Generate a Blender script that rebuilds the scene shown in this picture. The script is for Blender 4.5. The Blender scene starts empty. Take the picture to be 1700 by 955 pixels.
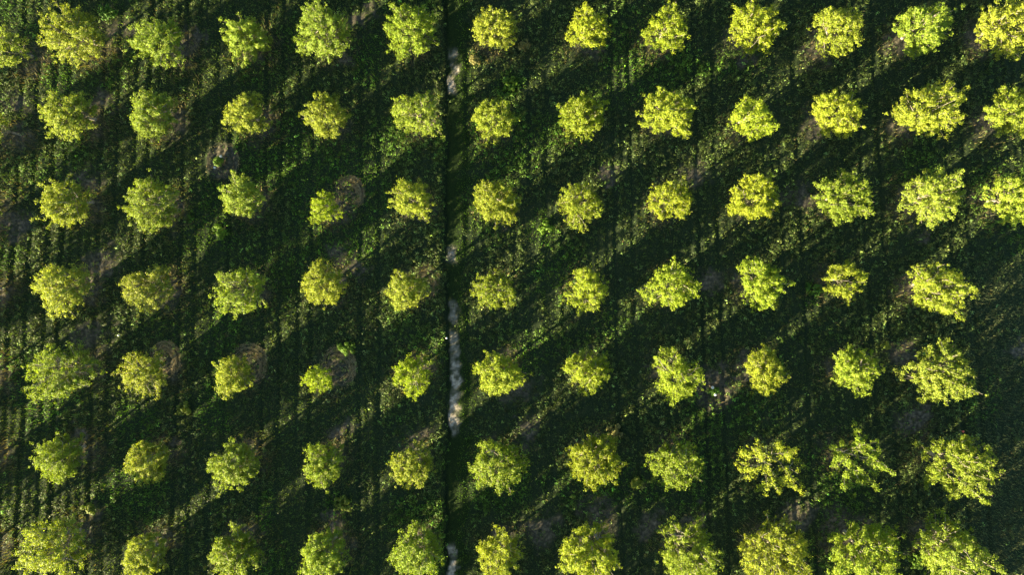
import bpy, math, random
import numpy as np
from mathutils import Vector

# ------------------------------------------------------------------ scene
S = bpy.context.scene
C = S.collection
S.render.engine = 'CYCLES'
R = math.radians
F = 1133.0                      # focal length in photo pixels (photo 1700 x 955)
CAM_H = 63.0
TILT = 0.0
CAM = (0.0, 0.0, CAM_H)
SUN_EL = R(11.0)
SH = np.array([0.80, 0.60])     # direction in which shadows fall (x right, y away)

cam_d = bpy.data.cameras.new('camera'); cam = bpy.data.objects.new('camera', cam_d); C.objects.link(cam)
cam.location = CAM; cam.rotation_euler = (TILT, 0, 0)
cam_d.sensor_width = 36; cam_d.lens = F / 1700 * 36; cam_d.clip_end = 9000; cam_d.clip_start = 0.5
S.camera = cam

def ray(px, py):
    x = (px - 850) / F; y = (477.5 - py) / F
    c, s = math.cos(TILT), math.sin(TILT)
    return (x, y * c + s, y * s - c)

def at(px, py, z=0.0):
    r = ray(px, py); t = (z - CAM_H) / r[2]
    return (r[0] * t, r[1] * t)

def to_px(X, Y, Z=0.0):
    c, s = math.cos(TILT), math.sin(TILT)
    dx, dy, dz = X, Y, Z - CAM_H
    yc = dy * c + dz * s; zc = -dy * s + dz * c
    return 850 + F * dx / -zc, 477.5 - F * yc / -zc

# ------------------------------------------------------------------ light
w = bpy.data.worlds.new('World'); S.world = w; w.use_nodes = True
nt = w.node_tree
sky = nt.nodes.new('ShaderNodeTexSky'); sky.sky_type = 'NISHITA'; sky.sun_disc = False
sky.sun_elevation = SUN_EL; sky.sun_rotation = math.atan2(-SH[0], -SH[1])
sky.air_density = 1.2; sky.dust_density = 0.3; sky.ozone_density = 1.5
bg = nt.nodes['Background']; bg.inputs[1].default_value = 0.051
nt.links.new(sky.outputs[0], bg.inputs[0])
sun_d = bpy.data.lights.new('sun', 'SUN'); sun_d.energy = 5.0; sun_d.angle = R(0.5)
sun_d.color = (1.0, 0.83, 0.50)
sun = bpy.data.objects.new('sun', sun_d); C.objects.link(sun)
d = Vector((SH[0] * math.cos(SUN_EL), SH[1] * math.cos(SUN_EL), -math.sin(SUN_EL)))
sun.rotation_euler = d.to_track_quat('-Z', 'Y').to_euler(); sun.location = (-40, -30, 40)
S.view_settings.view_transform = 'Standard'; S.view_settings.look = 'None'
S.view_settings.gamma = 1; S.view_settings.exposure = 2.95
S.view_settings.use_curve_mapping = False
S.cycles.max_bounces = 6; S.cycles.diffuse_bounces = 3; S.cycles.transmission_bounces = 3

# ------------------------------------------------------------------ noise (numpy)
def vnoise(x, y, scale, seed):
    rs = np.random.RandomState(seed); T = rs.rand(256, 256)
    u = x / scale + 1000.37; v = y / scale + 1000.71
    iu = np.floor(u).astype(int); iv = np.floor(v).astype(int)
    fu = u - iu; fv = v - iv
    fu = fu * fu * (3 - 2 * fu); fv = fv * fv * (3 - 2 * fv)
    a = T[iu % 256, iv % 256]; b = T[(iu + 1) % 256, iv % 256]
    c = T[iu % 256, (iv + 1) % 256]; e = T[(iu + 1) % 256, (iv + 1) % 256]
    return (a * (1 - fu) + b * fu) * (1 - fv) + (c * (1 - fu) + e * fu) * fv

def fbm(x, y, scale, seed, octs=3):
    s = 0; amp = 1; tot = 0
    for k in range(octs):
        s = s + amp * vnoise(x, y, scale / 2 ** k, seed + k * 13); tot += amp; amp *= 0.55
    return s / tot

def sstep(a, b, x):
    t = np.clip((x - a) / (b - a), 0, 1); return t * t * (3 - 2 * t)

# ------------------------------------------------------------------ mesh / node helpers
def build(name, verts, faces, mat, parent=None, colors=None, smooth=False):
    """verts Nx3, faces MxK (same K)"""
    me = bpy.data.meshes.new(name)
    v = np.asarray(verts, dtype=np.float32); f = np.asarray(faces, dtype=np.int32)
    k = f.shape[1]
    me.vertices.add(len(v)); me.vertices.foreach_set('co', v.ravel())
    me.loops.add(f.size); me.loops.foreach_set('vertex_index', f.ravel())
    me.polygons.add(len(f))
    me.polygons.foreach_set('loop_start', np.arange(0, f.size, k, dtype=np.int32))
    me.polygons.foreach_set('loop_total', np.full(len(f), k, dtype=np.int32))
    if smooth: me.polygons.foreach_set('use_smooth', np.ones(len(f), dtype=bool))
    me.update(calc_edges=True)
    if colors is not None:
        dom = 'FACE' if len(colors) == len(f) and len(colors) != len(v) else 'POINT'
        a = me.attributes.new('tint', 'FLOAT_COLOR', dom)
        a.data.foreach_set('color', np.asarray(colors, dtype=np.float32).ravel())
    me.materials.append(mat)
    o = bpy.data.objects.new(name, me); C.objects.link(o)
    if parent: o.parent = parent
    return o

def tag(o, label=None, cat=None, group=None, kind=None):
    if label: o['label'] = label
    if cat: o['category'] = cat
    if group: o['group'] = group
    if kind: o['kind'] = kind
    return o

def empty(name, loc):
    o = bpy.data.objects.new(name, None); C.objects.link(o); o.location = loc
    o.empty_display_size = 0.3
    return o

def new_mat(name):
    m = bpy.data.materials.new(name); m.use_nodes = True
    return m, m.node_tree, m.node_tree.nodes['Principled BSDF']

def leaf_mat(name, transl, rough=0.6, use_obj=False, tcol=(1.25, 1.25, 0.45, 1)):
    m, t, p = new_mat(name); n = t.nodes; l = t.links
    at_ = n.new('ShaderNodeAttribute'); at_.attribute_name = 'tint'
    col = at_.outputs['Color']
    if use_obj:
        oi = n.new('ShaderNodeObjectInfo')
        mx = n.new('ShaderNodeMix'); mx.data_type = 'RGBA'; mx.blend_type = 'MULTIPLY'
        mx.inputs[0].default_value = 1
        l.new(col, mx.inputs[6]); l.new(oi.outputs['Color'], mx.inputs[7]); col = mx.outputs[2]
    p.inputs['Roughness'].default_value = rough
    p.inputs['Specular IOR Level'].default_value = 0.25
    l.new(col, p.inputs['Base Color'])
    tr = n.new('ShaderNodeBsdfTranslucent')
    mc = n.new('ShaderNodeMix'); mc.data_type = 'RGBA'; mc.blend_type = 'MULTIPLY'
    mc.inputs[0].default_value = 1; mc.inputs[7].default_value = tcol
    l.new(col, mc.inputs[6]); l.new(mc.outputs[2], tr.inputs['Color'])
    ms = n.new('ShaderNodeMixShader'); ms.inputs[0].default_value = transl
    l.new(p.outputs[0], ms.inputs[1]); l.new(tr.outputs[0], ms.inputs[2])
    l.new(ms.outputs[0], n['Material Output'].inputs['Surface'])
    return m

M_leaf = leaf_mat('tree_leaf', 0.45, 0.55, True)
M_weed = leaf_mat('weed_leaf', 0.25, 0.65)
M_grass = leaf_mat('grass_blade', 0.3, 0.7)

m, t, p = new_mat('bark'); n = t.nodes; l = t.links
tc = n.new('ShaderNodeTexCoord'); no = n.new('ShaderNodeTexNoise'); no.inputs['Scale'].default_value = 9
rp = n.new('ShaderNodeValToRGB')
rp.color_ramp.elements[0].position = .3; rp.color_ramp.elements[0].color = (.12, .10, .08, 1)
rp.color_ramp.elements[1].position = .75; rp.color_ramp.elements[1].color = (.36, .33, .28, 1)
l.new(tc.outputs['Object'], no.inputs['Vector']); l.new(no.outputs[0], rp.inputs[0]); l.new(rp.outputs[0], p.inputs['Base Color'])
bp = n.new('ShaderNodeBump'); bp.inputs['Strength'].default_value = .5; l.new(no.outputs[0], bp.inputs['Height']); l.new(bp.outputs[0], p.inputs['Normal'])
p.inputs['Roughness'].default_value = .85
M_bark = m

# ------------------------------------------------------------------ the trees, as read from the photograph
# (x, y, crown radius) in photo pixels, row by row from the top; style: f full, s sparse, v vivid small
ROWS = [
 [(12,80,34,'s'),(123,57,52,'f'),(265,62,45,'f'),(407,60,40,'f'),(537,52,50,'f'),(682,50,47,'f'),(822,45,40,'f'),(975,48,39,'f'),(1105,47,40,'f'),(1252,47,45,'f'),(1390,50,48,'f'),(1530,45,47,'f'),(1672,42,50,'f')],
 [(-6,215,28,'s'),(117,190,42,'f'),(255,192,43,'f'),(408,192,38,'f'),(541,193,42,'f'),(690,188,41,'f'),(822,197,41,'f'),(967,196,42,'f'),(1111,187,45,'f'),(1247,195,42,'f'),(1392,190,48,'f'),(1542,187,54,'f'),(1682,188,47,'f')],
 [(-40,345,36,'f'),(113,335,47,'f'),(250,338,50,'f'),(398,330,38,'f'),(543,345,28,'v'),(683,333,39,'f'),(828,333,42,'f'),(967,335,40,'f'),(1114,334,40,'f'),(1255,330,48,'f'),(1400,328,48,'f'),(1550,326,52,'f'),(1682,330,44,'f')],
 [(-42,485,38,'f'),(107,477,48,'f'),(247,480,45,'f'),(395,481,48,'f'),(537,472,39,'f'),(675,484,40,'f'),(823,479,36,'f'),(973,480,38,'f'),(1117,475,45,'f'),(1265,470,46,'f'),(1403,468,36,'s'),(1553,478,52,'f')],
 [(-44,630,38,'f'),(107,618,55,'f'),(240,620,42,'f'),(390,625,37,'f'),(533,627,24,'v'),(684,621,36,'v'),(830,617,42,'f'),(975,617,39,'f'),(1121,620,48,'f'),(1270,618,43,'f'),(1419,617,42,'f'),(1560,620,54,'f')],
 [(-48,775,40,'f'),(100,762,42,'f'),(247,768,38,'f'),(387,772,44,'f'),(537,772,40,'f'),(684,772,38,'f'),(828,773,50,'f'),(985,762,50,'f'),(1122,770,48,'f'),(1282,775,54,'s'),(1420,770,50,'s'),(1587,775,62,'f')],
 [(-56,925,44,'f'),(88,912,55,'f'),(240,920,39,'f'),(385,915,45,'f'),(538,922,46,'f'),(692,922,49,'f'),(828,922,43,'f'),(980,917,54,'f'),(1135,920,60,'f'),(1288,920,62,'f'),(1437,920,60,'f'),(1583,917,62,'f')],
]
rnd = random.Random(5)
# rows and columns of the orchard just outside the picture (they shade what is inside it)
def extra(y, x0, step, n, r):
    return [(x0 + i * step + rnd.uniform(-4, 4), y + rnd.uniform(-5, 5), r + rnd.uniform(-5, 6), 'f') for i in range(n)]
ABOVE = extra(-92, 130, 139, 12, 44)
BELOW = [extra(1068, -70, 153, 12, 50), extra(1224, -78, 157, 12, 50)]
FARLEFT = [(-178 - i * 5, 205 + i * 147 + rnd.uniform(-4, 4), 40, 'f') for i in range(6)]

ROWNAME = ['topmost row', 'second row from the top', 'third row from the top', 'fourth row from the top',
           'third row from the bottom', 'second row from the bottom', 'bottom row']
ORD = ['nearest', 'second', 'third', 'fourth', 'fifth', 'sixth', 'seventh']

def crown_R(px, py, rpx, st='f'):
    """world position of the trunk and crown radius in metres from a crown seen in the photo"""
    Rm = 2.4
    for _ in range(4):
        zc = 1.25 + 1.02 * Rm
        X, Y = at(px, py, zc)
        c, s = math.cos(TILT), math.sin(TILT)
        depth = -(-(Y) * s + (zc - CAM_H) * c)
        Rm = rpx * {'f': .845, 's': .95, 'v': .93}[st] * depth / F
    return X, Y, Rm

TREES = []      # X, Y, R, style, label, group
for ri, row in enumerate(ROWS):
    left = [q for q in row if q[0] < 750]; right = [q for q in row if q[0] > 750]
    for side, lst in (('left', left[::-1]), ('right', right)):
        for k, (px, py, rp_, st) in enumerate(lst):
            X, Y, Rm = crown_R(px, py, rp_, st)
            if st == 's': look = 'sparse gappy'
            elif st == 'v': look = 'small vivid-green' if rp_ < 35 else 'compact yellow'
            elif rp_ >= 52: look = 'broad full-crowned'
            elif rp_ <= 39: look = 'smaller rounded'
            else: look = 'dense yellow-green'
            lab = '%s orchard tree, %s %s of the track, %s' % (look, ORD[k], side, ROWNAME[ri])
            TREES.append((X, Y, Rm, st, lab, 'orchard trees planted in a grid'))
for i, (px, py, rp_, st) in enumerate(ABOVE):
    X, Y, Rm = crown_R(px, py, rp_, st)
    TREES.append((X, Y, Rm, st, 'orchard tree beyond the upper picture edge, number %d from its left end' % (i + 1), 'orchard trees outside the picture'))
for j, row in enumerate(BELOW):
    for i, (px, py, rp_, st) in enumerate(row):
        X, Y, Rm = crown_R(px, py, rp_, st)
        TREES.append((X, Y, Rm, st, 'orchard tree %s beyond the lower picture edge, number %d from its left end' % (['one row', 'two rows'][j], i + 1), 'orchard trees outside the picture'))
for i, (px, py, rp_, st) in enumerate(FARLEFT):
    X, Y, Rm = crown_R(px, py, rp_, st)
    TREES.append((X, Y, Rm, st, 'orchard tree in the column far beyond the left edge, number %d downwards' % (i + 1), 'orchard trees outside the picture'))

# ------------------------------------------------------------------ ground description
def pxw(px, py): return at(px, py, 0)
TRX = [pxw(746, 0), pxw(749, 955)]
def track_u(X, Y):
    """metres to the right of the track's left verge line"""
    (x0, y0), (x1, y1) = TRX
    k = (x1 - x0) / (y1 - y0)
    wob = 0.10 * np.sin(Y * 0.23) + 0.06 * np.sin(Y * 0.71 + 1) + .42 * (vnoise(np.asarray(Y, dtype=float), np.asarray(Y, dtype=float) * 0, 1.3, 9) - .5)
    return X - (x0 + (Y - y0) * k) + 0.55 + wob
RINGS = [(370, 268, 1.55, 1.0), (413, 607, 1.75, .55), (562, 610, 1.7, .6), (273, 598, 1.5, .5), (1186, 650, 1.8, .8), (580, 322, 1.4, .5), (703, 470, 1.5, .4)]
RINGW = [(pxw(a, b), r, s_) for a, b, r, s_ in RINGS]
BARE = [(150,300,2.0),(165,440,2.4),(150,560,2.8),(170,170,1.8),(30,170,2.2),(25,370,2.0),(330,60,1.6),(570,100,1.4),(190,50,1.7),
        (860,640,2.6),(870,720,2.2),(1175,470,1.4),(1360,80,2.2),(1520,700,2.6),(1400,880,3.4),(1080,870,2.0),(990,860,2.6),(900,880,2.2),
        (1500,590,2.2),(1340,330,2.0),(1480,60,1.6),(1160,860,1.4),(560,720,1.5),(560,870,1.5),(700,725,1.4),(1190,640,2.2),(1330,860,2.0),
        (150,850,1.5),(140,720,1.3),(285,740,1.3),(560,425,1.3),(590,440,1.3),(1005,290,1.2),(1150,290,1.8),(1240,90,1.6),(1690,580,1.6),(600,30,1.6),(1530,390,1.4)]
BAREW = [(pxw(a, b), r) for a, b, r in BARE]
LUSHW = [(pxw(a, b), rx, ry) for a, b, rx, ry in [(90,125,2.2,2.6),(370,560,2.2,5),(355,680,2,4),(370,390,1.6,2),(230,700,2.4,3),(900,385,2,3),(610,100,2.2,3),
        (500,60,3,2),(1350,485,1.8,2),(845,140,2,1.6),(500,330,1.4,4),(40,620,3,3),(870,600,2,3),(560,850,1.6,2),(440,850,1.6,3)]]
TX = np.array([q[0] for q in TREES]); TY = np.array([q[1] for q in TREES]); TR = np.array([q[2] for q in TREES])

MIDS = [-43.8, -36.1, -28.4, -20.6, -13.1, 2.6, 10.4, 18.3, 26.0, 33.7, 41.6]
def field_edge(X, Y): return sstep(40.5, 43.5, X + 1.5 * (vnoise(X, Y, 3, 61) - .5)) * (1 - sstep(0, 5, Y))
def rutd(cs, j):
    d_ = np.full_like(cs, 9.0)
    for q in MIDS:
        for o_ in ((-.85, .85) if q > -14 else (-2.3, -.85, .85, 2.1)): d_ = np.minimum(d_, np.abs(cs - q - o_ + .25 * j))
    return d_

def fields(X, Y):
    """soil (0..1), path (0..1), strip of mown grass (0..1), height, dry (0..1), lush (0..1)"""
    X = np.asarray(X, dtype=float); Y = np.asarray(Y, dtype=float)
    soil = np.zeros_like(X); ringh = np.zeros_like(X); dry = np.zeros_like(X)
    j1 = fbm(X, Y, 1.6, 3) - .5; j2 = fbm(X, Y, 0.5, 8, 2) - .5
    for x, y, r in zip(TX, TY, TR):
        d_ = np.hypot(X - x, Y - y)
        near = d_ < 4.5
        if not near.any(): continue
        dd = d_[near] + j1[near] * 1.5 + j2[near] * .5
        s_ = (0.45 + .4 * ((x * 7.3 + y * 3.1) % 1)) * (1 - sstep(0.3, 2.2, dd + j2[near] * 1.6))
        soil[near] = np.maximum(soil[near], s_)
        dry[near] = np.maximum(dry[near], 1 - sstep(1.2, 3.4, d_[near] + j1[near] * 2.4))
    for (x, y), r in BAREW:
        d_ = np.hypot((X - x), (Y - y) * 1.2) + j1 * 2.2 + j2 * .8
        soil = np.maximum(soil, .8 * (1 - sstep(.1 * r, r * 1.05, d_ + j2 * 1.8)))
    for (x, y), r, s_ in RINGW:
        d_ = np.hypot(X - x, (Y - y) * .88)
        a = np.arctan2(Y - y, X - x)
        k = 1 - sstep(r * .86, r * 1.04, d_ + j2 * .25)
        soil = np.maximum(soil, k * (.40 + .55 * s_) * (.75 + .5 * j1))
        ringh += k * .08 * np.cos(d_ * 2 * math.pi / .36 + j2 * 1.5) * sstep(.25, .6, d_) * (1 if s_ < .9 else .4)
        ringh += .06 * np.exp(-((d_ - r * 1.02) / .14) ** 2)
        dry = np.where(d_ < r * 1.15, np.maximum(dry, .8), dry)
    u = track_u(X, Y)
    px, py = to_px(X, Y)
    bare = np.zeros_like(X)
    for a, b, s_ in ((85, 95, .7), (110, 150, 1), (415, 428, .6), (505, 535, .5), (550, 592, .55), (600, 722, 1), (905, 1100, 1), (-900, -100, 1)):
        bare = np.maximum(bare, .84 * s_ * sstep(a - 9, a + 6, py + j1 * 14) * (1 - sstep(b - 6, b + 10, py + j1 * 14)))
    inpath = sstep(.30, .50, u + j2 * .5) * (1 - sstep(.95, 1.35, u + j2 * .9 + j1 * .8))
    path = inpath * bare * (1 - .75 * sstep(.50, .62, fbm(X, Y, .9, 314, 3)) * (1 - .5 * (bare > .95)))
    strip = sstep(.0, .25, u) * (1 - sstep(1.5, 2.7, u + j1 * 2.2 + j2))
    # heights
    h = .22 * (fbm(X, Y, 7, 21) - .5) + .10 * j1 + .05 * j2
    cs = (X + 8.9) / (1 - .00131 * Y) - 8.9
    samp = sstep(.42, .68, vnoise(X, Y * .45, 4.2, 401))
    h = h + (.012 + .034 * samp) * np.sin(cs * 2 * math.pi / .86 + 2.5 * j1 + 5 * vnoise(cs, Y * .1, 5, 402))
    h = h - (.06 + .12 * vnoise(X, Y * .3, 3, 510)) * np.exp(-(rutd(cs, j1) / .19) ** 2)
    h = h * (1 - .8 * strip)
    h = h + .10 * (1 - sstep(-.35, .0, u)) * sstep(-6, -.4, u) - (.16 + .34 * vnoise(X * .2, Y, 2.3, 12)) * np.exp(-((u - .12) / .20) ** 2)
    h = h - .05 * inpath + .05 * np.exp(-((u - 1.6) / .25) ** 2) - .05 * np.exp(-((u - 2.15) / .2) ** 2)
    h = h + ringh
    lush = fbm(X, Y, 6.5, 77, 2) - .12 * sstep(0, 20, X)
    for (x, y), rx, ry in LUSHW:
        lush = np.maximum(lush, .85 * (1 - sstep(.5, 1.15, np.hypot((X - x) / rx, (Y - y) / ry) + j1 * .9)))
    return soil, path, strip, h, dry, lush, u, cs, j1, j2

# one sheet: fine cells near the picture, stretched out to the horizon
def axis(lo, hi, st):
    a = list(np.arange(lo, hi + 1e-6, st)); g = st
    b = [a[-1]]; c_ = [a[0]]
    while b[-1] < 3000:
        g *= 1.5; b.append(b[-1] + g); c_.append(c_[-1] - g)
    return np.array(c_[:0:-1] + a + b[1:])
ax = axis(-58, 58, .17); ay = axis(-42, 42, .17)
GX, GY = np.meshgrid(ax, ay, indexing='ij')
gx = GX.ravel(); gy = GY.ravel()
inside = (np.abs(gx) < 70) & (np.abs(gy) < 60)
gz = np.zeros_like(gx); gc = np.zeros((len(gx), 4)); gc[:, 3] = 1
so, pa, stp, h, dr, lu, u_, cs_, a1, a2 = fields(gx[inside], gy[inside])
gz[inside] = h
fur = np.exp(-((u_ - .12) / .2) ** 4)
gc[inside, 0] = so * (1 - fur) * (1 - .8 * stp); gc[inside, 1] = pa * (1 - fur); gc[inside, 2] = stp * (1 - fur)
nx, ny = len(ax), len(ay)
idx = np.arange(nx * ny).reshape(nx, ny)
gf = np.stack([idx[:-1, :-1].ravel(), idx[1:, :-1].ravel(), idx[1:, 1:].ravel(), idx[:-1, 1:].ravel()], 1)

m, t, p = new_mat('orchard_floor'); n = t.nodes; l = t.links
p.inputs['Roughness'].default_value = .95; p.inputs['Specular IOR Level'].default_value = .1
geo = n.new('ShaderNodeNewGeometry'); at_ = n.new('ShaderNodeAttribute'); at_.attribute_name = 'tint'
sp = n.new('ShaderNodeSeparateColor'); l.new(at_.outputs['Color'], sp.inputs[0])
def noise_n(scale, det, vec=None):
    q = n.new('ShaderNodeTexNoise'); q.inputs['Scale'].default_value = scale; q.inputs['Detail'].default_value = det
    l.new(vec or geo.outputs['Position'], q.inputs['Vector']); return q.outputs[0]
def ramp(src, stops):
    q = n.new('ShaderNodeValToRGB'); e = q.color_ramp.elements
    while len(e) < len(stops): e.new(.5)
    for i, (ps, c_) in enumerate(stops): e[i].position = ps; e[i].color = (*c_, 1)
    l.new(src, q.inputs[0]); return q.outputs[0]
def mix(f, a, b):
    q = n.new('ShaderNodeMix'); q.data_type = 'RGBA'; l.new(f, q.inputs[0]); l.new(a, q.inputs[6]); l.new(b, q.inputs[7]); return q.outputs[2]
n1 = noise_n(3.6, 9); n2 = noise_n(9, 5); n3 = noise_n(.35, 3)
green = ramp(n2, [(.32, (.010, .018, .009)), (.5, (.020, .032, .014)), (.7, (.038, .050, .022))])
soilc = ramp(n1, [(.3, (.036, .032, .026)), (.5, (.078, .068, .052)), (.72, (.19, .155, .115))])
pathc = ramp(n1, [(.30, (.15, .13, .105)), (.5, (.33, .29, .24)), (.70, (.52, .46, .40))])
mown = ramp(n2, [(.3, (.007, .014, .005)), (.6, (.018, .032, .008))])
col = mix(sp.outputs['Blue'], green, mown)
col = mix(sp.outputs['Red'], col, soilc)
col = mix(sp.outputs['Green'], col, pathc)
l.new(col, p.inputs['Base Color'])
bp = n.new('ShaderNodeBump'); bp.inputs['Strength'].default_value = .6; bp.inputs['Distance'].default_value = .05
l.new(n2, bp.inputs['Height']); l.new(bp.outputs[0], p.inputs['Normal'])
ground = build('ground', np.stack([gx, gy, gz], 1), gf, m, None, gc, True)
tag(ground, kind='structure')

# height lookup for placing things
def hz(X, Y): return fields(np.atleast_1d(X), np.atleast_1d(Y))[3]

# ------------------------------------------------------------------ leaves
rs = np.random.RandomState(11)
def leaf_quads(P, N, size, aspect=.62, rs=rs, bend=.25):
    """diamond leaf faces at points P with normals N"""
    n_ = len(P)
    N = N / (np.linalg.norm(N, axis=1, keepdims=True) + 1e-9)
    A = rs.normal(size=(n_, 3)); T_ = np.cross(N, A); T_ /= (np.linalg.norm(T_, axis=1, keepdims=True) + 1e-9)
    B = np.cross(N, T_)
    s_ = size[:, None]
    v0 = P - T_ * s_; v2 = P + T_ * s_ - N * s_ * bend
    v1 = P + B * s_ * aspect + T_ * s_ * .1; v3 = P - B * s_ * aspect + T_ * s_ * .1
    V = np.stack([v0, v1, v2, v3], 1).reshape(-1, 3)
    Fc = np.arange(n_ * 4).reshape(-1, 4)
    return V, Fc

def tint(n_, base, var, rs):
    b = np.asarray(base, dtype=float)
    k = np.exp(rs.normal(0, var, size=(n_, 1)))
    hshift = rs.normal(0, .08, size=(n_, 1))
    c_ = b[None, :] * k * np.concatenate([1 + hshift, np.ones_like(hshift), 1 - hshift * .5], 1)
    return np.concatenate([np.clip(c_, .002, .9), np.ones((n_, 1))], 1)

def tube(pts, radii, sides=5):
    pts = np.asarray(pts, dtype=float); k = len(pts)
    V = []; 
    for i in range(k):
        a = pts[max(0, i - 1)]; b = pts[min(k - 1, i + 1)]
        dd = (b - a); dd /= np.linalg.norm(dd) + 1e-9
        ref = np.array([0, 0, 1.]) if abs(dd[2]) < .9 else np.array([1., 0, 0])
        x = np.cross(dd, ref); x /= np.linalg.norm(x); y = np.cross(dd, x)
        ang = np.arange(sides) * 2 * math.pi / sides
        V.append(pts[i] + radii[i] * (np.cos(ang)[:, None] * x + np.sin(ang)[:, None] * y))
    V = np.concatenate(V)
    Fs = []
    for i in range(k - 1):
        for j in range(sides):
            a = i * sides + j; b = i * sides + (j + 1) % sides
            Fs.append((a, b, b + sides, a + sides))
    return V, np.array(Fs)

def join(parts):
    V = []; Fs = []; o = 0
    for v, f in parts:
        V.append(v); Fs.append(f + o); o += len(v)
    return np.concatenate(V), np.concatenate(Fs)

LEAN = {}
def make_tree(X, Y, Rm, style, label, group, seed):
    r = np.random.RandomState(seed)
    hc = 1.25 + 1.02 * Rm
    shear = np.array([r.normal(-.02, .035), r.normal(-.095, .035)])      # the trees lean a little downhill
    X = X - shear[0] * hc; Y = Y - shear[1] * hc
    z0 = float(hz(X, Y)[0])
    root = empty('orchard_tree', (X, Y, z0)); tag(root, label, 'tree', group)
    def sh_(v):
        v = v.copy(); k_ = np.maximum(v[:, 2:3], 0); v[:, :2] += shear[None, :] * k_; return v
    fork = .85 + .12 * Rm + r.uniform(-.08, .08)
    tr = .035 + .042 * Rm
    bend = r.normal(0, .05, 2)
    tp = np.array([[0, 0, -.15], [bend[0] * .5, bend[1] * .5, fork * .4], [bend[0], bend[1], fork * .8], [bend[0] * 1.2, bend[1] * 1.2, fork * 1.05]])
    v, f = tube(tp, [tr * 1.5, tr * 1.05, tr, tr * .95], 8)
    trunk = build('trunk', sh_(v), f, M_bark, root, smooth=True)
    top = tp[-1]
    sy = 1.06 * (1 if style != 's' else .8)          # vertical half extent relative to R
    cz = 1.25 + 1.02 * Rm + (.9 if Rm < 1.5 else 0)
    cen = np.array([0, 0, cz])
    # outline lobes
    lobes = r.uniform(0, 2 * math.pi, 4); lamp = r.uniform(.03, .15, 4); lf = np.array([2, 3, 4, 6])
    ani = np.array([r.uniform(.90, 1.10), r.uniform(.90, 1.10), 1.0]); off = np.append(r.normal(0, .06 * Rm, 2), 0)
    gaps = r.normal(size=(r.randint(1, 4), 3)); gaps[:, 2] = np.abs(gaps[:, 2]) * .5; gaps /= np.linalg.norm(gaps, axis=1, keepdims=True)
    gapw = r.uniform(.93, .985); full = r.uniform(.72, 1.1)
    def outer(az, up):
        k = 1 + sum(lamp[i] * math.sin(lf[i] * az + lobes[i] + up * 2.2 * (i - 1)) for i in range(4))
        return k
    nl = {'f': 7, 's': 5, 'v': 5}[style] + r.randint(0, 2)
    M = {'f': int(74 + 12 * Rm), 's': 32, 'v': 50}[style]
    dirs = []
    while len(dirs) < M:
        up = r.uniform(-.42, 1.0); az = r.uniform(0, 2 * math.pi)
        v_ = np.array([math.cos(az) * math.sqrt(1 - up * up), math.sin(az) * math.sqrt(1 - up * up), up])
        mind = .20 if style != 's' else .3
        if style != 'v' and (gaps @ v_).max() > gapw and r.rand() < .85: M -= .5; continue
        if all(np.dot(v_, q) < 1 - mind * mind * .6 for q in dirs) or r.rand() < .12: dirs.append(v_)
    laz = np.arange(nl) * 2 * math.pi / nl + r.uniform(-.3, .3, nl)
    lup = r.uniform(.35, .9, nl)
    ldir = np.stack([np.cos(laz) * np.sqrt(1 - lup ** 2), np.sin(laz) * np.sqrt(1 - lup ** 2), lup], 1)
    limbs = [[] for _ in range(nl)]
    mids = []
    for i in range(nl):
        e = cen + off + ldir[i] * Rm * np.array([.78, .78, sy * .85])
        a = top; mdl = a * .5 + e * .5 + np.array([0, 0, -.10 * Rm]) + r.normal(0, .06 * Rm, 3)
        pts = [a, a * .7 + mdl * .3, mdl, mdl * .5 + e * .5 + r.normal(0, .04 * Rm, 3), e]
        q_ = tr * (.6 if style == 's' else .85); limbs[i].append(tube(pts, [q_ * .7, q_ * .5, q_ * .36, q_ * .24, q_ * .08], 5))
        mids.append((pts[1], mdl, pts[3]))
    LP = []; LN = []; LS = []
    if style == 's': tr *= .55
    for v_ in dirs:
        az = math.atan2(v_[1], v_[0])
        k = outer(az, v_[2]) * r.uniform(.80, 1.06)
        if r.rand() < .10: k *= 1.12
        e = cen + off + v_ * Rm * k * ani * np.array([1, 1, sy * (1 if v_[2] > 0 else .9)])
        e[2] = max(e[2], .45)
        i = int(np.argmax(ldir @ v_)); src = mids[i][r.randint(0, 3)]
        mdl = src * .5 + e * .5 + np.array([0, 0, .03 * Rm]) + r.normal(0, .05 * Rm, 3)
        limbs[i].append(tube([src, mdl, e], [tr * .26, tr * .17, tr * .05], 4))
        nlump = r.randint(4, 7) if style != 's' else r.randint(5, 8)
        for q in range(nlump):
            tt = 1 - (q / nlump) * .55 + r.normal(0, .03)
            c_ = src + (e - src) * tt if tt > .5 else mdl
            c_ = c_ + r.normal(0, .055 * Rm, 3)
            lr = r.uniform(.12, .27) * (Rm / 2.0) ** .5
            nn = int(full * r.uniform(30, 48) * (lr / .20) ** 1.3)
            dv = r.normal(size=(nn, 3)); dv /= np.linalg.norm(dv, axis=1, keepdims=True)
            LP.append(c_ + dv * lr * r.uniform(.3, 1.0, (nn, 1)) * np.where(r.rand(nn, 1) < .2, 1.7, 1.0) * np.array([1, 1, .8]))
            LN.append(dv * .8 + r.normal(0, .55, (nn, 3)) + v_ * .35 + np.array([-.55, -.42, .45]))
            LS.append(np.full(nn, 1.0))
    for lst in mids:
        for c0 in lst[1:]:
            for q in range(3 if style != 's' else 2):
                c_ = c0 + r.normal(0, .16 * Rm, 3) + np.array([0, 0, .16 * Rm]); nn = 36
                dv = r.normal(size=(nn, 3)); dv /= np.linalg.norm(dv, axis=1, keepdims=True)
                LP.append(c_ + dv * r.uniform(.10, .30, (nn, 1))); LN.append(dv + np.array([-.5, -.4, .5]) + r.normal(0, .4, (nn, 3)))
    P = np.concatenate(LP); N = np.concatenate(LN)
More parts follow.
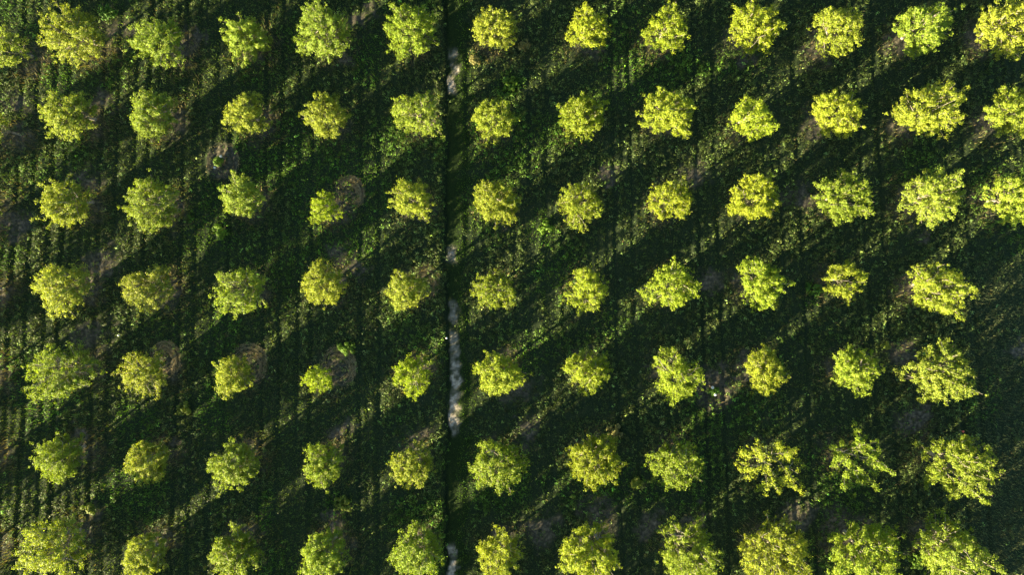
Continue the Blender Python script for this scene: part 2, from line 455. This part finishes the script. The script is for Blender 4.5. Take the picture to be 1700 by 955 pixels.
    size = r.uniform(.034, .078, len(P)) * (Rm / 2.4) ** .3
    V, Fc = leaf_quads(P, N, size, .66, r)
    hue = r.rand()
    base = np.array([.205, .262, .019]) if style != 'v' else np.array([.195, .262, .008])
    col_ = tint(len(P), base, .22, r)
    for lm in limbs:
        v, f = join(lm); build('limb', sh_(v), f, M_bark, trunk, smooth=True)
    cr = build('crown', sh_(V), Fc, M_leaf, root, col_)
    k = r.uniform(.84, 1.12); g = r.uniform(-.10, .08)
    px, _ = to_px(X, Y)
    side = min(1, max(0, (-X + 8) / 40)) + .5 * min(1, max(0, (X - 22) / 14))  # dull look of shaded crown sides put into the tint, strongest to the left
    if style == 'v': k *= 1.02; g = -.02; side = 0
    cr.color = (k * (1 + g), k, k * (.75 + r.uniform(0, .35) + .9 * side), 1)
    return root

for i, T_ in enumerate(TREES):
    make_tree(*T_, seed=100 + i)

# ------------------------------------------------------------------ ground cover
X0, X1, Y0, Y1 = -52, 52, -34, 34
def area_pts(n_, r): return r.uniform(X0, X1, n_), r.uniform(Y0, Y1, n_)
r = np.random.RandomState(42)
wx, wy = area_pts(150000, r)
so, pa, stp, h, dr, lu, u_, cs_, j1_, j2_ = fields(wx, wy)
samp = sstep(.42, .68, vnoise(wx, wy * .45, 4.2, 401))
stripe = 1 - (.15 + .85 * samp) * (.5 - .5 * np.sin(cs_ * 2 * math.pi / .86 + 2.5 * j1_ + 5 * vnoise(cs_, wy * .1, 5, 402)))
patch = sstep(.34, .62, fbm(wx, wy, 3.2, 55))
leftzone = sstep(10, 16, -wx)             # far left is finer grass, fewer broad weeds
dens = (1 - .75 * field_edge(wx, wy)) * (.30 + .70 * patch) * (.22 + .78 * stripe) * (1 - .93 * so) * (1 - .97 * sstep(.1, .2, stp)) * (1 - .45 * leftzone)
rut = rutd(cs_, j1_)
dens *= .15 + .85 * sstep(.10, .40, rut)
# the dense verge beside the track
verge = np.exp(-((u_ + .30) / (.25 + .35 * vnoise(wx * 0, wy, 1.1, 77))) ** 2)
dens = np.clip(dens + verge * .8 * (1 - .75 * stp), 0, 1)
keep = r.rand(len(wx)) < dens * .95
wx, wy, h, lu, dr, so, verge, patch = [q[keep] for q in (wx, wy, h, lu, dr, so, verge, patch)]
n_ = len(wx)
hgt = (.10 + .26 * r.rand(n_) ** 1.6) * (.6 + .8 * patch) + verge * .06 + .22 * (r.rand(n_) < .12)
nl_ = 9
rep = lambda q: np.repeat(q, nl_)
a = r.uniform(0, 2 * math.pi, n_ * nl_); rad = r.uniform(.01, .21, n_ * nl_)
lv = r.uniform(.35, 1.0, n_ * nl_)
P = np.stack([rep(wx) + rad * np.cos(a), rep(wy) + rad * np.sin(a), rep(h) + rep(hgt) * lv], 1)
N = np.stack([np.cos(a) * .5, np.sin(a) * .5, np.ones_like(a)], 1) + r.normal(0, .35, (n_ * nl_, 3))
V, Fc = leaf_quads(P, N, r.uniform(.032, .082, n_ * nl_) , .7, r)
cbase = tint(n_, (.054, .082, .019), .55, r)
lush = sstep(.42, .66, lu)[:, None]
cbase[:, :3] = cbase[:, :3] * (1 - lush) + cbase[:, :3] * np.array([.95, 1.28, .6]) * lush
pale = (r.rand(n_) < .12 + .3 * dr)[:, None]
cbase[:, :3] = np.where(pale, cbase[:, :3] * np.array([1.55, 1.4, 1.9]), cbase[:, :3])
cc = np.repeat(cbase, nl_, 0) * np.exp(r.normal(0, .15, (n_ * nl_, 1))); cc[:, 3] = 1
wo = build('weeds', V, Fc, M_weed, None, cc); tag(wo, 'low leafy green weeds covering the orchard floor', 'weeds', kind='stuff')
print('weeds', n_, len(Fc))

# grass blades: triangles
gx_, gy_ = area_pts(430000, r)
so, pa, stp, h, dr, lu, u_, cs_, j1_, j2_ = fields(gx_, gy_)
patch = fbm(gx_, gy_, 2.4, 91)
leftzone = sstep(8, 16, -gx_)
ringarc = np.zeros_like(gx_)
for (x, y), rr, s_ in RINGW:
    d_ = np.hypot(gx_ - x, (gy_ - y) * .88)
    ringarc = np.maximum(ringarc, (d_ < rr * 1.25) * (.5 + .5 * np.cos(d_ * 2 * math.pi / .36)) * (d_ > .35) * (1.15 - s_))
dens = (.36 + .55 * leftzone + .6 * dr * sstep(.35, .6, patch)) * (1 - .8 * so) + .9 * stp * (1 - .6 * np.sin(u_ * 7) ** 2)
dens = np.where(ringarc > 0, ringarc, dens)
fe = field_edge(gx_, gy_)
dens = np.clip(dens + .5 * sstep(.55, .75, lu) + .6 * fe, 0, 1) * (1 - .5 * so)
dens *= (1 - .96 * pa) * (1 - .85 * sstep(.05, .3, u_) * (1 - sstep(1.0, 1.35, u_)) * .7)
keep = r.rand(len(gx_)) < dens
gx_, gy_, h, lu, dr, so, stp, lz, u_ = [q[keep] for q in (gx_, gy_, h, lu, dr, so, stp, leftzone, u_)]
n_ = len(gx_)
hg = (.12 + .26 * r.rand(n_)) * (1 - .60 * stp) * (.75 + .5 * dr)
a = r.uniform(0, 2 * math.pi, n_); lean = r.uniform(.15, .9, n_) * hg; wd = r.uniform(.012, .032, n_)
bx, by = np.cos(a), np.sin(a)
V = np.stack([np.stack([gx_ - by * wd, gy_ + bx * wd, h - .01], 1), np.stack([gx_ + by * wd, gy_ - bx * wd, h - .01], 1),
              np.stack([gx_ + bx * lean, gy_ + by * lean, h + hg], 1)], 1).reshape(-1, 3)
Fc = np.arange(n_ * 3).reshape(-1, 3)
cg = tint(n_, (.088, .138, .022), .4, r)
lw = sstep(.55, .75, lu)[:, None]; cg[:, :3] = cg[:, :3] * (1 + lw * np.array([.1, .5, -.3]))
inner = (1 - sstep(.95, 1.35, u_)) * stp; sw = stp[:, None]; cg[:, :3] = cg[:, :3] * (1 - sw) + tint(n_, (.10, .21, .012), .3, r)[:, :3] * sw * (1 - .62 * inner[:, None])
fe = field_edge(gx_, gy_)[:, None]; cg[:, :3] = cg[:, :3] * (1 - fe) + tint(n_, (.13, .16, .07), .25, r)[:, :3] * fe  # pale open grass, its colour also raised to stand for sunlight there
isdry = (r.rand(n_) < np.clip(.10 + .75 * dr, 0, 1) * (1 - .95 * stp))[:, None]
cg[:, :3] = np.where(isdry, tint(n_, (.16, .14, .06), .25, r)[:, :3], cg[:, :3])
# mown straw lying in rings round the small trees
VS = []; CS = []
for (x, y), rr, s_ in RINGW:
    if s_ == .8: continue
    arcs = [.62, .80, .98] if s_ < .9 else [1.0]
    for q in arcs:
        k_ = 520 if s_ < .9 else 160
        az = np.concatenate([r.normal(.7, .75, int(k_ * .93)), r.uniform(-math.pi, math.pi, int(k_ * .07))]); k_ = len(az)
        R_ = rr * q + r.normal(0, .075, k_) + .10 * np.sin(az * 2 + q * 5)
        px_ = x + R_ * np.cos(az); py_ = y + R_ * np.sin(az) * 1.08
        ta = az + math.pi / 2 + r.normal(0, .3, k_); L = r.uniform(.06, .16, k_); zz = hz(px_, py_) + r.uniform(.02, .10, k_)
        tx, ty = np.cos(ta), np.sin(ta); w_ = r.uniform(.014, .03, k_)
        VS.append(np.stack([np.stack([px_ - tx * L + ty * w_, py_ - ty * L - tx * w_, zz], 1), np.stack([px_ - tx * L - ty * w_, py_ - ty * L + tx * w_, zz + .01], 1),
                            np.stack([px_ + tx * L, py_ + ty * L, zz + r.uniform(0, .05, k_)], 1)], 1).reshape(-1, 3))
        CS.append(tint(k_, (.24, .19, .10), .3, r))
V = np.concatenate([V] + VS); cg = np.concatenate([cg] + CS); Fc = np.arange(len(V)).reshape(-1, 3)
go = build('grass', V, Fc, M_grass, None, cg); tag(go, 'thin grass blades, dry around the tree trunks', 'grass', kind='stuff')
print('grass', n_)

# ------------------------------------------------------------------ bushes: leafy clumps one can point to
def bush(px, py, rpx, col_, label, cat, tall=1.0, seed=0, name='bush'):
    r = np.random.RandomState(seed)
    X, Y = at(px, py, .4); Rm = rpx * (CAM_H - .4) / F
    z0 = float(hz(X, Y)[0])
    root = empty(name, (X, Y, z0)); tag(root, label, cat, 'leafy clumps between the trees')
    st_ = []; LP = []; LN = []
    for k in range(int(9 + 6 * Rm)):
        az = r.uniform(0, 2 * math.pi); q = Rm * math.sqrt(r.rand()) * .9
        e = np.array([q * math.cos(az), q * math.sin(az), r.uniform(.3, .75) * tall * (1.1 - .5 * q / Rm)])
        b = np.array([e[0] * .4, e[1] * .4, -.05])
        st_.append(tube([b, (b + e) / 2 + r.normal(0, .04, 3), e], [.018, .012, .005], 4))
        for j in range(4):
            nn = 16; c_ = b + (e - b) * r.uniform(.55, 1.05) + r.normal(0, .08, 3)
            dv = r.normal(size=(nn, 3)); dv /= np.linalg.norm(dv, axis=1, keepdims=True)
            LP.append(c_ + dv * r.uniform(.08, .2)); LN.append(dv + np.array([0, 0, .7]))
    v, f = join(st_); build('stem', v, f, M_bark, root)
    P = np.concatenate(LP); P[:, 2] = np.maximum(P[:, 2], .04)
    V, Fc = leaf_quads(P, np.concatenate(LN), r.uniform(.05, .10, len(P)), .66, r)
    build('foliage', V, Fc, M_weed, root, tint(len(P), col_, .2, r))
    return root
G1 = (.085, .16, .012); G2 = (.12, .16, .02); G3 = (.05, .12, .012); G4 = (.17, .16, .05)
bush(363, 385, 13, G1, 'bright green leafy clump just below the third-row tree left of the track', 'bush', 1.3, 1)
bush(1353, 478, 15, G3, 'deep green bush left of the small gappy tree in the fourth row', 'bush', 1.2, 2)
bush(905, 378, 12, G1, 'vivid green clump between two trees right of the track, below the third row', 'bush', 1.1, 3)
bush(845, 138, 13, G1, 'vivid green clump above the second-row tree nearest right of the track', 'bush', 1.1, 4)
bush(305, 680, 13, G2, 'yellow-green clump in the open space below the small ringed trees', 'bush', 1.0, 5)
bush(1055, 805, 12, G2, 'yellow-green clump between two bottom-right trees of the second row from the bottom', 'bush', 1.0, 6)
bush(575, 580, 16, G1, 'green clump on the rim of the bare ring by the smallest tree', 'bush', 1.1, 7)
bush(440, 70, 17, G2, 'low green bush right beside a topmost-row tree at the left', 'bush', 1.5, 8)
bush(178, 20, 16, G3, 'dark green clump near the upper left picture corner', 'bush', 1.3, 9)
bush(565, 840, 17, G2, 'pale green clump above a bottom-row tree left of the track', 'bush', 1.0, 10)
bush(145, 850, 13, G2, 'yellow-green clump above the bottom-row tree at the lower left', 'bush', .9, 11)
bush(1525, 935, 16, G1, 'green clump between the last two trees of the bottom row', 'bush', 1.1, 12)
bush(1020, 715, 16, G4, 'dry straw-coloured clump above the trees right of the track, lower half', 'bush', .9, 13)
bush(870, 75, 8, G4, 'small straw-coloured tuft between the first two right-hand trees of the topmost row', 'bush', .8, 14)
bush(787, 97, 7, G4, 'small pale tuft on the right verge of the track near the top', 'bush', .8, 15)
bush(1472, 575, 8, G2, 'small leafy tuft left of a broad tree in the third row from the bottom', 'bush', .8, 16)
bush(363, 268, 7, G1, 'young sapling in the middle of the bare earth disc', 'sapling', 1.2, 17, 'sapling')
bush(1185, 650, 7, G3, 'young sapling between two white stakes in the earth disc at right', 'sapling', 1.2, 18, 'sapling')

# ------------------------------------------------------------------ little stakes with white caps
def plain(name, c_, rough=.5):
    m, t, p = new_mat(name); n = t.nodes
    q = n.new('ShaderNodeTexNoise'); q.inputs['Scale'].default_value = 14
    k = n.new('ShaderNodeValToRGB'); k.color_ramp.elements[0].color = (*[v * .8 for v in c_], 1); k.color_ramp.elements[1].color = (*c_, 1)
    t.links.new(q.outputs[0], k.inputs[0]); t.links.new(k.outputs[0], p.inputs['Base Color']); p.inputs['Roughness'].default_value = rough
    return m
M_white = plain('white_plastic', (.6, .62, .60)); M_red = plain('red_plastic', (.6, .12, .09)); M_wood = plain('stake_wood', (.3, .23, .16), .8)
def stake(px, py, rcap, mat, label, hh=1.1):
    X, Y = at(px, py, hh); z0 = float(hz(X, Y)[0])
    root = empty('marker_stake', (X, Y, z0)); tag(root, label, 'stake', 'marker stakes')
    v, f = tube([(0, 0, -.1), (0, 0, hh * .5), (0, 0, hh - .02)], [.03, .028, .026], 8); build('post', v, f, M_wood, root)
    zs = [hh - .12, hh - .10, hh, hh + .06, hh + .08]; rr = [rcap * .9, rcap, rcap, rcap * .6, .005]
    v, f = tube([(0, 0, z) for z in zs], rr, 12); build('cap', v, f, mat, root, smooth=True)
stake(366, 259, .11, M_white, 'white-capped stake on the upper side of the sapling in the earth disc, left half')
stake(356, 278, .11, M_white, 'white-capped stake on the lower side of the sapling in the earth disc, left half')
stake(1183, 644, .14, M_white, 'white-capped stake above the sapling in the earth disc, right half')
stake(1188, 656, .12, M_white, 'white-capped stake below the sapling in the earth disc, right half')
stake(196, 557, .09, M_white, 'lone small white-capped stake between the two leftmost full columns', .6)
stake(741, 562, .09, M_white, 'tiny white-capped stake on the left verge of the track', .6)
stake(1599, 717, .09, M_red, 'small red-capped stake above the largest tree at the right', .7)
